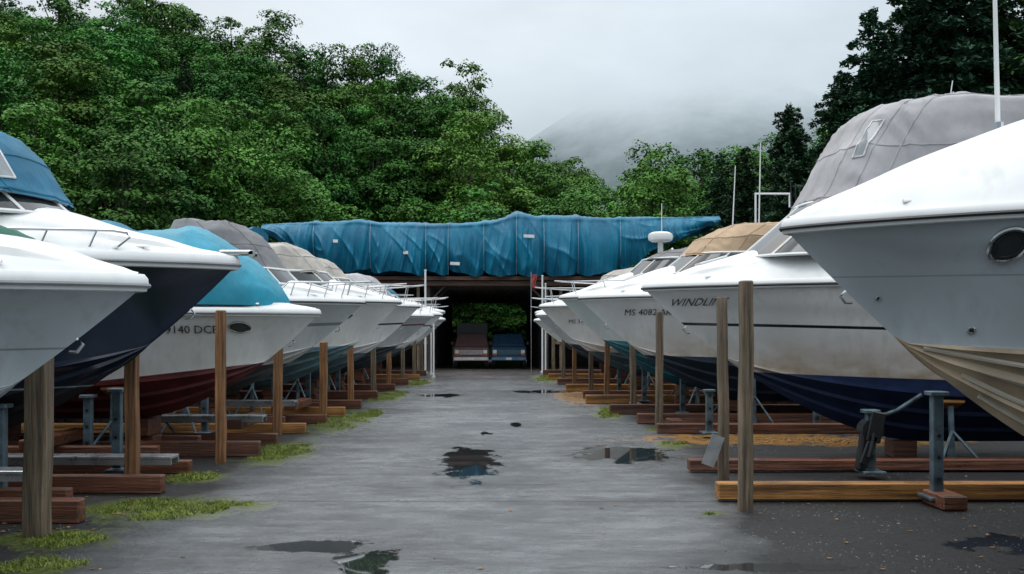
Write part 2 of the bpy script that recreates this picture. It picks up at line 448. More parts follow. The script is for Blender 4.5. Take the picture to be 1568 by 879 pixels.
boat('motorboat',-1,-2.33,6.6,dict(L=6.5,B=2.3,zb=1.93,zk=.45,Ls=2.6,pw=1.5,drop=.03,top=(.52,.57,.60,1),bottom=(.42,.44,.46,1),zw=.7,rub='rubgrey',nohatch=1,
    deck=[(0,0),(.3,.09),(.5,.15),(.94,.24),(1.6,.34),(3,.5)],rail=0,stain=.1,lip=.06,
    cover=[(.66,.10,2.10,2.18),(.85,.32,2.12,2.27),(1.1,.55,2.1,2.36),(1.6,.85,2.1,2.5),(3,1,2.05,2.7),(6,1,2.0,2.6)],cc='green',boot=(1.50,1.512,(.25,.27,.28,1))))
boat('cabin_cruiser',-1,-2.51,9.7,dict(L=7.8,B=2.5,zb=2.28,zk=.5,Ls=3.0,pw=1.75,drop=.02,top=NAVY,bottom=(.006,.008,.014,1),zw=1.12,rub='rubgrey',slope=.03,nohatch=1,
    deck=[(0,0),(.5,.09),(1.0,.2),(1.6,.40),(2.2,.5),(4,.5)],rail=.2,railx=2.3,rail0=.95,stain=.05,boot=(1.12,1.135,(.3,.33,.36,1)),lip=.07,
    wind=[(1.55,.95,5,2.70),(1.78,.92,5,2.9)],enc=[(1.70,.95,5,2.88),(1.80,.94,5,3.0),(1.97,.9,5,3.3),(2.2,.84,5,3.55),(2.5,.65,4.9,3.66),(3.0,.3,4.7,3.72)],cm='dteal',
    panes=[(.12,.42,.60,.72)],ants=[(2.2,.6,3.5,4.35,.012,.0)],roller=1))
boat('motorboat',-1,-2.36,13.4,dict(L=6.8,B=2.4,zb=1.87,zk=.45,Ls=2.5,pw=1.8,drop=.0,top=W,bottom=(.11,.012,.015,1),zw=1.28,slope=.11,rub='rubgrey',
    deck=[(0,0),(.5,.08),(1.2,.15),(3,.2)],rail=0,stain=.22,txt=('MS 9140 DCE',1.96,1.60,.14),shear=.15,ports=[(.90,1.68,.12,.065)],
    cover=[(.40,.16,1.96,2.04),(.55,.42,1.96,2.28),(.85,.70,1.96,2.56),(1.3,.92,1.96,2.86),(1.6,1.02,1.96,3.03),(2.2,1.08,1.95,2.96),(3.2,1.1,1.95,2.9),(6.5,1.05,1.9,2.5)],cc='brightteal',ce=.9,wr=.02))
boat('cabin_cruiser',-1,-2.2,16.8,dict(L=7.5,B=2.6,zb=2.12,zk=.5,Ls=2.8,pw=1.7,drop=.0,top=(.55,.57,.58,1),bottom=(.06,.065,.07,1),zw=1.15,slope=.05,
    deck=[(0,0),(.6,.12),(1.2,.28),(2,.4),(4,.4)],rail=.28,railx=1.1,stain=.3,wind=[(1.05,1.0,3.4,2.40),(1.28,.97,3.4,2.65)],
    enc=[(1.25,.98,2.95,2.62),(1.5,.96,2.95,3.0),(1.75,.92,2.95,3.28),(2.0,.8,2.93,3.42),(2.3,.45,2.85,3.47),(2.5,.1,2.75,3.48)],cm='dgreyc',wr=.016,ribs=.55,stripe=(1.75,1.80,(.2,.21,.22,1))))
boat('cabin_cruiser',-1,-1.88,20.0,dict(L=7.5,B=2.6,zb=2.22,zk=.5,Ls=2.8,pw=1.7,drop=.0,top=W,bottom=(.12,.22,.27,1),zw=1.4,slope=.05,
    deck=[(0,0),(.6,.12),(1.3,.35),(2,.5),(4,.5)],rail=.3,railx=1.3,stain=.2,ports=[(1.0,1.95,.13,.06)],wind=[(1.2,1.0,3,2.58),(1.45,.97,3,2.8)],
    enc=[(1.42,.97,3.2,2.78),(1.62,.95,3.2,3.05),(1.85,.88,3.2,3.28),(2.15,.7,3.1,3.38),(2.5,.2,2.9,3.42)],cm='beige',wr=.014,ribs=.55))
cfgL=[(-1.74,23.2,W,(.10,.16,.2,1),'beige',2.22),(-1.62,26.6,LG,(.04,.05,.07,1),None,2.05),(-1.56,30,W,(.08,.14,.18,1),'greyc',2.15),(-1.65,33.4,W,NAVY,None,2.3),(-1.8,36.8,LG,(.05,.05,.06,1),'dteal',2.1)]
for i,(X,D,t,bt,cm,zb) in enumerate(cfgL):
    q=dict(L=7,B=2.5,zb=zb,zk=.5,Ls=2.7,pw=1.7,drop=.0,top=t,bottom=bt,zw=1.2+.1*(i%2),slope=.05,
    deck=[(0,0),(.6,.12),(1.3,.32),(2,.45),(4,.45)],rail=.42,railx=2.0,mid=1,stain=.25,wind=[(1.35,1.0,3.2,2.6),(1.62,.95,3.2,2.85)],yaw=random.uniform(-3,6),stripe=(1.82,1.86,[(.02,.03,.06,1),(.2,.05,.05,1),(.02,.12,.16,1)][i%3]))
    if cm: q.update(enc=[(1.58,.97,3.1,2.82),(1.8,.93,3.1,3.1),(2.1,.8,3,3.32),(2.5,.3,2.8,3.4)],cm=cm,ribs=.5)
    boat('cabin_cruiser',-1,X,D,q)
boat('cabin_cruiser',1,2.21,7.5,dict(L=8.5,B=2.7,zb=2.40,zk=.42,Ls=2.75,pw=1.5,drop=-.05,cf=.56,cm_=.5,strake=.05,top=(.46,.51,.54,1),bottom=(.40,.44,.46,1),zw=.3,chinebottom=(.56,.43,.29,1),nohatch=1,step=0,
    deck=[(0,0),(.2,.1),(.47,.2),(.96,.42),(1.79,.72),(3,1.0),(6,1.0)],de=2.6,rail=0,stain=.0,ports=[(1.28,2.20,.105,.105)],drains=[(.66,1.86,.014),(1.22,1.62,.02)],lip=.06,boot=(2.02,2.03,(.28,.31,.33,1)),
    ants=[(1.75,.3,3.0,5.2,.022,-.05)]))
boat('cabin_cruiser',1,1.97,12.9,dict(L=9,B=2.8,zb=2.19,zk=.2,Ls=3.6,pw=1.75,drop=-.02,top=W,bottom=BLUEB,zw=1.14,slope=.03,
    deck=[(0,0),(.6,.16),(1.26,.34),(2,.55),(5,.6)],rail=0,stain=1.0,stripe=(1.715,1.75,(.01,.012,.015,1)),txt=('WINDLINE',.30,1.95,.13),shear=.3,
    wind=[(1.2,1.1,6.5,2.55),(2.0,1.03,6.5,3.24)],enc=[(1.97,1.04,6.5,3.22),(2.1,1.04,6.5,3.4),(2.32,1.02,6.5,3.85),(2.58,.99,6.5,4.28),(2.78,.93,6.5,4.46),(3.2,.75,6.4,4.53),(4,.25,6,4.57)],cm='greyc',ribs=1.3,wr=.022,ee=2.9,
    panes=[(.20,.42,.315,.37)],vs=(.22,.29,.40,.6,.71,.78),ants=[(4.3,.9,4.4,5.1,.012,.1)]))
boat('cabin_cruiser',1,1.60,18.2,dict(L=8,B=2.7,zb=2.24,zk=.35,Ls=3.0,pw=1.6,drop=-.02,top=W,bottom=(.012,.03,.055,1),zw=1.22,slope=.02,
    deck=[(0,0),(.6,.14),(1.4,.42),(2,.55),(5,.6)],rail=.0,stain=.7,txt=('MS 4082 AK',.75,1.92,.15),
    wind=[(1.4,1.1,6.5,2.65),(1.85,1.02,6.5,3.0)],enc=[(1.83,1.04,6.5,2.98),(2.1,1.02,6.5,3.3),(2.5,.9,6.5,3.52),(3.1,.5,6.3,3.6)],cm='tan',wr=.014))
boat('cabin_cruiser',1,1.50,22,dict(L=8,B=2.7,zb=2.38,zk=.4,Ls=2.9,pw=1.6,drop=-.02,top=(.60,.66,.67,1),bottom=(.02,.13,.17,1),zw=1.5,slope=.06,
    deck=[(0,0),(.6,.14),(1.4,.42),(2,.55),(5,.6)],rail=.3,stain=.3,txt=('MS 77 BL',.75,2.05,.13),
    wind=[(1.3,1.1,6.5,2.75),(1.8,1.02,6.5,3.2)],tbar=(4.3,2.9,4.68,.75),radome=(2.2,0,3.62),cm='dgreyc',
    enc=[(1.78,1.04,6.5,3.18),(2.15,.9,6.5,3.4),(2.8,.4,6.3,3.5)],
    ants=[(3.9,.6,3.2,5.4,.02,.1),(4.2,-.6,3.2,5.7,.02,.05)]))
cfgR=[(1.22,25.6,W,(.06,.12,.15,1),None,2.28),(1.28,29,LG,(.01,.02,.05,1),'beige',2.12),(1.4,32.4,W,(.05,.16,.2,1),None,2.25),(1.5,35.8,W,(.03,.04,.05,1),'greyc',2.05)]
for i,(X,D,t,bt,cm,zb) in enumerate(cfgR):
    q=dict(L=7,B=2.5,zb=zb,zk=.5,Ls=2.7,pw=1.7,drop=.0,top=t,bottom=bt,zw=1.2+.12*(i%2),slope=.05,
    deck=[(0,0),(.6,.12),(1.3,.32),(2,.45),(4,.45)],rail=.42,railx=2.0,mid=1,stain=.35,txt=('MS 31%d DC'%i,.7,1.85,.14),wind=[(1.35,1.0,5,2.6),(1.7,.95,5,2.95)],yaw=random.uniform(-3,5))
    if i==0: q['arch']=(3.4,3.7,1.0); q['ants']=[(3.2,.5,3.2,5.0,.018,.0)]
    if cm: q.update(enc=[(1.68,.97,5,2.93),(1.9,.93,5,3.25),(2.2,.8,5,3.42),(2.7,.3,4.8,3.5)],cm=cm)
    boat('cabin_cruiser',1,X,D,q)

# ---------------------------------------------------------------- posts, timbers, stands
def post(X,Y,h,w,mat,lean=0):
    G=Geo(); 
    n=12; P=[]
    for i in range(n+1):
        z=-.02+(h+.02)*i/n; s=w/2*(1-.05*i/n)*(1+.04*noise.noise(Vector((X,Y,z*3)))); c=.86
        dx=lean*z+.012*noise.noise(Vector((z*2,X,Y)))
        P.append([(dx+a*s,b*s,z) for a,b in((-1,-c),(-c,-1),(c,-1),(1,-c),(1,c),(c,1),(-c,1),(-1,c))])
    P.append([(p[0]*.86+dx*.14,p[1]*.86,p[2]+.012) for p in P[-1]])
    G.grid(P,0,closed=True); G.add(P[-1],[tuple(range(8))],0)
    o=G.obj('wooden_post',[M[mat]],None,smooth=True,angle=30,recalc=True); o.location=(X,Y,0); return o
for a in [(-3.6,7.87,1.46,.175,'postgrey',.01),(-3.68,10.15,1.62,.125,'postred',.0),(-3.36,12.3,1.87,.115,'postred',-.005),(-3.38,15.6,1.39,.13,'postred',.01),
          (-3.2,18.75,1.42,.14,'postred',.01),(-3.17,22.2,1.45,.13,'postred',-.01),(-3.05,25.4,1.5,.13,'postgrey',0),(-3.0,28.6,1.9,.12,'postred',0.01),(-2.9,32,1.9,.12,'postgrey',0),(-2.8,35.4,1.9,.12,'postgrey',0),(-2.75,38.4,1.9,.12,'postgrey',0),
          (2.27,8.96,2.06,.115,'postgrey',.004),(2.5,10.8,1.98,.105,'postgrey',-.008),(2.8,16.8,1.95,.12,'postgrey',.006),(2.82,20,1.45,.12,'postgrey',-.01),(2.65,23.2,1.62,.12,'postred',.01),(2.6,26.4,1.5,.12,'postgrey',0),(2.45,30,1.5,.12,'postred',0),(2.4,34,1.7,.12,'postgrey',0),(2.3,38,1.7,.12,'postgrey',0)]: post(*a)
def beam(x0,x1,Y,z,h,w,mat,rz=0):
    G=Geo(); L=abs(x1-x0); G.box((0,0,0),(L,w,h),0,.012)
    o=G.obj('timber_beam',[M[mat]],None,smooth=False); o.location=((x0+x1)/2,Y,z+h/2); o.rotation_euler=(0,0,rz); return o
for (x,Y,z,h,m) in [(-3.47,8.45,0,.2,'beamred'),(-3.3,9.98,0,.18,'beamred'),(-3.45,11.4,0,.15,'beamred'),(-3.02,12.9,0,.2,'beamred'),(-3.1,14.3,.0,.16,'beamred'),(-3.0,15.9,0,.16,'beamor'),
                    (-2.95,17.6,0,.16,'beamred'),(-2.85,19.2,0,.18,'beamor'),(-2.8,21.2,0,.18,'beamred'),(-2.8,24.2,0,.2,'beamred'),(-2.7,27.4,0,.2,'beamred'),(-2.6,30.6,0,.2,'beamred'),(-2.5,34,0,.2,'beamor'),(-2.5,37.4,0,.2,'beamred'),
                    (-3.9,9.2,0,.17,'beamred'),(-4.0,13.6,.0,.2,'beamred'),(-3.5,16.7,.0,.2,'beamred'),(-3.4,20.2,.0,.2,'beamred'),(-4.1,12.2,.0,.22,'beamred')]:
    beam(x-6.0-random.random(),x,Y,z,h,.15,m,random.uniform(-.014,.014))
for (x,Y,z,h,m) in [(2.13,9.5,.02,.16,'beamor'),(2.25,11.5,.02,.13,'beamred'),(2.62,15.9,0,.16,'beamred'),(2.55,17.6,0,.18,'beamred'),(2.3,19.6,0,.2,'beamred'),(2.1,22.6,0,.2,'beamor'),(2.2,24.4,0,.2,'beamred'),(2.0,27.4,0,.2,'beamor'),(2.0,31,0,.2,'beamred'),(1.9,34.4,0,.2,'beamor'),(1.9,38,0,.2,'beamred')]:
    beam(x,x+6+random.random(),Y,z,h,.16,m,random.uniform(-.008,.008))
for (x,Y,m) in [(-3.7,15,'beamred'),(-3.6,18.4,'beamred'),(4.15,9.15,'beamred'),(3.1,17,'beamred'),(3,21,'beamred'),(-5,8.9,'beamred'),(-5.4,12.3,'beamred')]:
    G=Geo(); G.box((0,0,.07),(.22,1.5 if x<0 else .45,.13),0,.012); o=G.obj('timber_block',[M[m]],None,smooth=False); o.location=(x,Y,0 if x>0 else .223)
for (x0,x1,Y,z) in [(-7,-3.45,10.8,.2),(-8,-4.0,8.75,.33),(-8.6,-3.3,14.4,.34),(-8,-3.4,17.2,.36)]:
    G=Geo(); G.box((0,0,0),(x1-x0,.28,.035),0,.006)
    for yy in(-.12,.12): G.box((0,yy,-.045),(x1-x0,.03,.06),0)
    o=G.obj('aluminium_plank',[M['alu']],None,smooth=False); o.location=((x0+x1)/2,Y,z+.06)
def support(X,Y,h,winch=False):
    E=empty('winch_stand' if winch else 'steel_support_stand',(X,Y,0))
    G=Geo(); G.box((0,0,h/2+.06),(.10,.09,h-.1),0,.008); G.box((0,0,.08),(.24,.3,.03),0,.005); G.box((0,0,h+.02),(.17,.16,.04),0,.006)
    for z in (.25,.45,.65): G.tube([(0,-.05,z),(0,-.056,z)],.018,1,8)
    G.obj('upright',[M['bluesteel'],M['blackmetal']],E,smooth=False)
    if winch:
        G=Geo(); G.tube([(0,-.09,h*.75),(0,.09,h*.75)],.12,0,18)
        G.box((.02,-.11,h*.80),(.16,.03,.34),0,.03,ry=.2); G.box((-.06,-.11,h*.45),(.10,.03,.34),0,.03,ry=.35)
        G.tube([(0,-.1,h*.75),(-.04,-.14,h*.5),(-.07,-.14,h*.35)],.022,0,8); G.box((-.09,-.02,.3),(.1,.12,.42),0,.02,ry=.15)
        G.tube([(0,0,h*.9),(.25,-.1,h*1.05),(.48,-.2,h*1.3)],.022,1,8)
        G.obj('winch',[M['blackmetal'],M['bluesteel']],E,recalc=True)
support(4.12,9.25,1.02); support(4.15,10.95,.72,True)
for (x,y,h) in [(-4.15,11,.95),(-4.6,9.3,.9),(-5.2,14.6,.9),(-4.4,15.2,.85),(-3.95,18,.85),(-3.9,21,.85),(-3.8,24.4,.9),(3.6,18.9,.8),(3.4,22.4,.8),(3.3,15.2,.7),(5.2,16,.8),(3.3,26,.8),(-5.0,12.3,.8)]: support(x,y,h)
G=Geo(); G.box((0,0,0),(.14,.01,.34),0,.0,ry=.35); o=G.obj('steel_bracket',[M['alu']],None,smooth=False); o.location=(2.36,10.68,.34)
def pole(X,Y,h,r=.04):
    G=Geo(); G.tube([(0,0,-.05),(0,0,h)],r,0,10); G.tube([(0,0,0),(0,0,.06)],r*2.2,0,10); G.tube([(0,0,h),(0,0,h+.05)],r*1.4,0,10)
    o=G.obj('white_pole',[M['white']],None,recalc=True); o.location=(X,Y,0)
pole(-2.72,40,4.1); pole(-2.4,38.6,2.4,.03); pole(2.0,40.4,3.9,.035); pole(-2.15,36,2.2,.03); pole(2.15,40.8,3.6,.03)
E=empty('small_flag',(1.55,40.6,0)); G=Geo(); G.tube([(0,0,0),(0,0,4.1)],.015,0,6); G.obj('flagpole',[M['steel']],E,recalc=True)
G=Geo(); G.grid([[(0.02+.2*i/6+.03*math.sin(j),.04*math.sin(i*1.3+j*.5),4.0-.55*j/8-.06*i/6*j/8) for i in range(7)] for j in range(9)],0)
G.obj('flag_cloth',[simple('red_flag_cloth',(.32,.06,.06,1),.7)],E,recalc=True)

# ---------------------------------------------------------------- tarped rack
def tarp(name,xr,ztop,zbot,Y0,depth,mat,seams,nx=900,amp=.13,seed=0):
    xs=np.linspace(xr[0],xr[1],nx); zt=np.interp(xs,*zip(*ztop)); zb=np.interp(xs,*zip(*zbot))
    kn=21; kern=np.ones(kn)/kn; ztp=np.convolve(np.pad(zt,kn//2,'edge'),kern,'valid'); zbp=np.convolve(np.pad(zb,kn//2,'edge'),kern,'valid')
    seams=np.array(seams); P=[]; nf=44; ntop=14
    for i,x in enumerate(xs):
        row=[]
        ds=np.min(np.abs(seams-x)); pinch=math.exp(-(ds/.14)**2)
        H=ztp[i]-zbp[i]; sgm=int(np.searchsorted(seams,x))*3.7+seed
        edge=min(1,ds/.3)
        for j in range(nf+1):
            v=j/nf
            z=zbp[i]+H*v
            hang=(1-v)**.6*min(1,.2+H/1.6)
            wx=x+.35*(1-v)*noise.noise(Vector((x*.5,v*.8,sgm)))+.35*(v-.5)*math.sin(sgm*5)
            r1=1-2.4*abs(noise.noise(Vector((wx*1.3,sgm,v*.22)))); r2=1-2.2*abs(noise.noise(Vector((wx*3.6,sgm+5,v*.4)))); r3=1-3.0*abs(noise.noise(Vector((wx*.9+v*1.8,sgm+8,v*1.0))))
            fold=max(0,r1)**1.5*.9+max(0,r2)**2*.5*(1-.3*v)+max(0,r3)**4*.5+noise.noise(Vector((wx*.7,sgm,v*.5)))*1.0
            y=Y0-(.28*math.sin(math.pi*min(1,v*1.05))+fold*amp*hang*(.3+.7*edge))+pinch*.2*hang
            z2=z+(.10*math.sin(x*2.3+sgm)+.07*noise.noise(Vector((x*2.2,seed,4)))+pinch*.10-.05*max(0,r1))*(1-v)**2
            row.append((x,y,z2))
        for j in range(1,ntop+1):
            u=j/ntop; a=u*math.pi
            row.append((x,Y0+depth*(1-math.cos(a))/2,ztp[i]+.30*math.sin(a)*(H/2.3)*(1-.3*noise.noise(Vector((x*1.2,u*2,seed))))-.08*math.sin(a)*abs(noise.noise(Vector((x*3,u,seed))))+.05*math.sin(a)*pinch))
        for j in range(1,8): row.append((x,Y0+depth,ztp[i]-H*j/7))
        P.append(row)
    E=empty(name); G=Geo(); G.grid(P,0)
    for r in(0,-1): G.add(P[r],[tuple(range(len(P[r])))],0)
    G.obj('tarp_cloth',[mat],E,recalc=True,angle=80)
    G=Geo()
    for s in seams[1:-1]:
        i=int(np.argmin(np.abs(xs-s))); G.tube([(p[0],p[1]-.012,p[2]) for p in P[i][0:nf+3:2]],.006,0,5)
    G.obj('tie_ropes',[M['tag']],E,recalc=True)
    G=Geo()
    for s,v,w in ((-3.65,.42,.2),(1.5,.66,.45),(-1.6,.2,.4),(-6.6,.6,.2)):
        if xr[0]<s<xr[1] and seed==0:
            i=int(np.argmin(np.abs(xs-s))); j=int(v*nf); p=P[i][j]; yy=min(P[q][j][1] for q in range(max(0,i-12),i+12)); G.box((p[0],yy-.012,p[2]),(w,.012,.13),0,rx=.0,ry=.04)
    if G.v: G.obj('labels',[M['tag']],E,smooth=False)
    return E
m,n,b=newmat('blue_tarpaulin'); c=coords(n)
f=n.mr(n.noise(c,1.0,6,.6,sc=(1,1,.5)),.3,.7); k=n.mix(f,(.001,.09,.175,1),(.004,.19,.31,1)); 
st=n.mr(n.noise(c,3,6,.6,sc=(3,3,.3)),.55,.8); k=n.mix(n.math('MULTIPLY',st,.18),k,(.14,.30,.38,1))
n.link(k,b.inputs['Base Color']); b.inputs['Roughness'].default_value=.5; b.inputs['Specular IOR Level'].default_value=.35; bump(n,b,n.noise(c,2.5,3,.5,sc=(2.6,1.6,.35)),.8,.07); TARP=m
tarp('blue_tarp_on_rack',(-9.8,9.6),[(-9.8,6.2),(-8.5,6.25),(-6.4,6.25),(-5.7,6.32),(-5,6.2),(-2.7,6.12),(-1.2,6.16),(0,6.25),(.7,6.48),(1.0,6.56),(1.9,6.45),(5,6.40),(9.6,6.55)],
     [(-9.8,5.75),(-8.3,5.1),(-6.8,4.4),(-5.9,4.2),(-3,4.12),(3,4.10),(5.4,4.2),(6.2,4.6),(7.2,5.4),(8.0,5.75),(9.6,6.15)],42.2,3.6,TARP,[-9.8,-7.6,-5.2,-2.85,-1.9,-.4,1.0,2.15,3.6,5.4,9.6],amp=.36)
tarp('blue_tarp_on_boat',(-14.6,-8.6),[(-14.6,5.45),(-14,5.65),(-13.2,5.2),(-11,5.3),(-8.6,5.3)],[(-14.6,4.6),(-8.6,4.3)],35.5,2.6,TARP,[-14.6,-13.3,-11.4,-8.6],nx=200,seed=4,amp=.15)
E=empty('storage_rack',(0,0,0)); G=Geo()
for x in(-14.3,-12,-9.8):
    for y in(35.7,37.9): G.box((x,y,2.1),(.14,.14,4.2),0)
for y in(35.7,37.9): G.box((-11.6,y,4.3),(5.9,.16,.2),0)
G.obj('frame',[M['postgrey']],E,smooth=False)

# ---------------------------------------------------------------- shed
E=empty('open_storage_shed')
dkw=wood('dark_shed_timber',(.09,.075,.062,1),(20,20,1),.6); brn=wood('brown_fascia_board',(.15,.07,.04,1),(1,20,20),.5)
roofm=simple('corrugated_roof_metal',(.06,.065,.07,1),.5,.4,.3,2)
G=Geo()
xs_=np.linspace(-6.3,5.9,200); G.grid([[(x,y,4.02+.02*math.sin(x*40)) for x in xs_] for y in(42.35,66)],0); G.grid([[(x,y,4.06+.02*math.sin(x*40)) for x in xs_] for y in(42.3,66.05)],0)
G.obj('roof',[roofm],E,recalc=False)
G=Geo(); G.box((-.2,42.3,3.93),(12.3,.09,.17),0,.01); G.box((-.2,42.5,3.72),(12.1,.12,.2),0,.01); G.box((-.2,66,3.8),(12.2,.1,.3),0)
G.obj('fascia',[brn],E,smooth=False)
G=Geo()
for y in np.arange(42.7,66,2.55):
    for x in(-2.78,2.28): G.box((x,y,1.9),(.16,.16,3.8),0)
    for x in(-6.1,5.7): G.box((x,y,1.9),(.14,.14,3.8),0)
    G.box((-.2,y+.12,3.72),(12,.1,.24),0)
    for sx in(-1,1):
        x=-2.78 if sx<0 else 2.28
        G.box((x-sx*.4,y,3.3),(.08,.09,1.1),0,ry=-sx*.78)
for x in np.arange(-5.8,5.8,.75): G.box((x,54.3,3.9),(.06,23.2,.14),0)
G.obj('frame',[dkw],E,smooth=False)
G=Geo()
for sx,x in((-1,-2.95),(1,2.45)):
    for i,y in enumerate(np.arange(44.5,65.8,.25)):
        if i%12<10: G.box((x+sx*.012*(i%2),y,1.85),(.03,.235,3.7),0)
for x in(-6.25,5.85): G.box((x,54,1.9),(.05,23,3.8),0)
for x0,x1 in((-6.2,-2.9),(2.4,5.8)): G.box(((x0+x1)/2,65.8,1.9),(x1-x0,.05,3.8),0); G.box(((x0+x1)/2,50,1.9),(x1-x0-.1,.05,3.8),0)
G.obj('board_walls',[dkw],E,smooth=False)
G=Geo()
for x in(-5.6,-4.4,-3.2,2.9,4.2,5.4): G.box((x,42.6,1.8),(.12,.12,3.6),0)
for z in(1.2,2.6): 
    G.box((-4.4,42.55,z),(3.2,.1,.14),0); G.box((4.1,42.55,z),(3,.1,.14),0)
G.obj('side_racks',[M['postgrey']],E,smooth=False)
# ---------------------------------------------------------------- pickups
def truck(X,Y,paint,grille,rz=0,crate=None):
    E=empty('pickup_truck',(X,Y,0),rz,.87)
    def loft(st,m):
        P=[]
        for (y,w,z0,z1,c) in st:
            P.append([(-w,y,z0),(-w,y,z1-c),(-w+c*.35,y,z1-c*.3),(-w+c,y,z1),(w-c,y,z1),(w-c*.35,y,z1-c*.3),(w,y,z1-c),(w,y,z0)])
        G.grid(P,m,closed=True)
        for r in(0,-1): G.add(P[r],[tuple(range(8))],m)
    G=Geo()
    loft([(0,.84,.5,1.02,.06),(.08,.90,.42,1.10,.1),(.9,.92,.4,1.17,.1),(1.35,.92,.4,1.2,.08),(3.0,.92,.4,1.2,.05),(4.8,.90,.45,1.2,.04)],0)
    loft([(1.30,.86,1.15,1.22,.04),(1.78,.76,1.15,1.78,.1),(2.75,.74,1.15,1.80,.1),(2.95,.80,1.15,1.25,.05)],0)
    G.obj('body',[paint],E,recalc=True,angle=30)
    G=Geo(); G.add([(-.70,1.40,1.28),(.70,1.40,1.28),(.62,1.725,1.69),(-.62,1.725,1.69)],[(0,1,2,3)],0)
    for s in(-1,1): G.add([(s*.83,1.65,1.26),(s*.82,2.7,1.26),(s*.765,2.65,1.66),(s*.765,1.85,1.66)],[(0,1,2,3)],0)
    G.obj('windows',[M['glass']],E,smooth=False)
    G=Geo(); G.box((0,-.03,.86),(1.25,.05,.28),1,.01)
    for i in range(5): G.box((0,-.065,.76+.05*i),(1.2,.02,.022),0)
    G.box((0,-.09,.52),(1.78,.14,.17),0,.03); G.box((0,-.175,.53),(.3,.01,.12),3)
    for s in(-1,1):
        G.box((s*.72,-.04,.88),(.22,.05,.2),2,.02); G.tube([(s*.72,-.07,.88),(s*.72,-.09,.88)],.08,2,14)
        G.box((s*.72,-.05,.72),(.2,.04,.07),4,.01)
        G.box((s*1.02,1.55,1.3),(.18,.09,.2),1,.02); G.tube([(s*.9,1.55,1.28),(s*1.0,1.55,1.28)],.02,1,6)
    G.obj('front_trim',[grille,M['blackmetal'],M['lens'],M['tag'],simple('amber_lens',(.5,.12,.02,1),.2)],E,smooth=False)
    G=Geo()
    for s in(-1,1):
        for y in(.85,3.8):
            x=s*.80; G.tube([(x-s*.1,y,.36),(x+s*.11,y,.36)],.36,0,24); G.tube([(x+s*.10,y,.36),(x+s*.125,y,.36)],.2,1,16)
    G.obj('wheels',[M['rubber'],M['steel']],E,recalc=True)
    if crate:
        G=Geo(); G.box((0,3.8,1.75),(1.7,1.8,1.3),0,.03); 
        for z in(1.3,1.6,1.9,2.2): G.box((0,2.885,z),(1.66,.02,.03),0)
        G.obj('camper_box',[M['blackmetal']],E,smooth=False)
    return E
truck(-.98,44.2,gel('faded_maroon_paint',(.16,.09,.09,1),.35,.4),simple('chrome_trim',(.66,.60,.60,1),.35,.2),crate=True)
truck(.70,44.4,gel('dark_blue_paint',(.03,.075,.14,1),.25,.2),simple('blue_chrome_trim',(.12,.24,.34,1),.3,.3))

# ---------------------------------------------------------------- ground
puddles=[(-.30,12.4,.34,1.5),(-.88,6.95,.20,.45),(-1.3,7.5,.42,.2),(1.75,13.2,.6,.9),(-1.3,25.6,.6,.6),(1.3,27.2,.9,.6),(1.9,6.8,.6,.12),(4.6,7.5,1.2,.4),(-.1,15.8,.08,.4),(.4,17.4,.1,.5)]
moss=[(-3.0,9.1,.75,.55),(-2.45,9.3,.35,.2),(-3.4,7.75,.5,.32),(-3.2,6.85,.35,.25),(-2.85,13.4,.42,1.2),(-2.75,18.2,.5,2.2),(-2.45,19.8,.25,1.2),(-2.65,25.5,.4,2.4),(1.93,8.8,.12,.07),(2.55,14.2,.28,.4),(2.2,19.5,.25,.8),(1.9,35,.5,2.6),(-2.4,32,.4,2),(-3.3,11,.3,.4),(2.7,20.8,.5,.8),(3.0,16.4,.5,.3)]
litter=[(4.1,15.0,1.6,.7),(2.1,25,.5,2.5),(5.4,14.6,1.2,.5)]
damp=[(-.2,12.3,1.0,2.6),(1.8,13.2,1.1,1.5),(-1.1,7.2,1.0,.7),(2.4,6.6,1.5,.6),(.3,26,2,2),(.8,9.4,1.2,.3)]
gx=np.r_[-900,-300,-100,-40,-20,-12,np.arange(-8,8.01,.14),12,20,40,100,300,900]; gy=np.r_[-900,-200,-50,-10,0,3,np.arange(5,45.01,.14),50,60,90,200,900]
GX,GY=np.meshgrid(gx,gy)
def dist(lst):
    o=np.full(GX.shape,6.)
    for cx,cy,rx,ry in lst: o=np.minimum(o,np.sqrt(((GX-cx)/rx)**2+((GY-cy)/ry)**2))
    return o
nr,ncc=GX.shape
idx=np.arange(nr*ncc).reshape(nr,ncc); Fq=np.stack([idx[:-1,:-1],idx[:-1,1:],idx[1:,1:],idx[1:,:-1]],-1).reshape(-1,4)
gme=bpy.data.meshes.new('ground'); gme.from_pydata(np.stack([GX.ravel(),GY.ravel(),np.zeros(GX.size)],1).tolist(),[],Fq.tolist())
for nm,l in(('pud',puddles),('moss',moss),('lit',litter),('damp',damp)):
    gme.attributes.new(nm,'FLOAT','POINT').data.foreach_set('value',dist(l).ravel().astype(np.float32))
m,n,b=newmat('wet_asphalt'); P_=pos(n)
sp=n.new('ShaderNodeSeparateXYZ'); n.link(P_,sp.inputs[0]); X_,Y_=sp.outputs[0],sp.outputs[1]
edge=n.math('MULTIPLY_ADD',n.noise(P_,3.2,7,.62,sc=(1,.7,1)),2.4,-1.2)
def mask(nm,e1=1.0,soft=.12):
    d=n.new('ShaderNodeAttribute',attribute_name=nm).outputs['Fac']
    d=n.math('ADD',d,n.math('MULTIPLY',edge,e1)); return n.mr(d,1-soft,1+soft,1,0)
pm=mask('pud',1.2,.06); mm=mask('moss',1.3,.25); lm=mask('lit',1.5,.3); dm=mask('damp',1.2,.5)
big=n.mr(n.noise(P_,.45,7,.66,sc=(.7,1,1)),.42,.60); med=n.mr(n.noise(P_,2.0,8,.75,sc=(.7,1.7,1)),.34,.66); fine=n.noise(P_,90,3,.6)
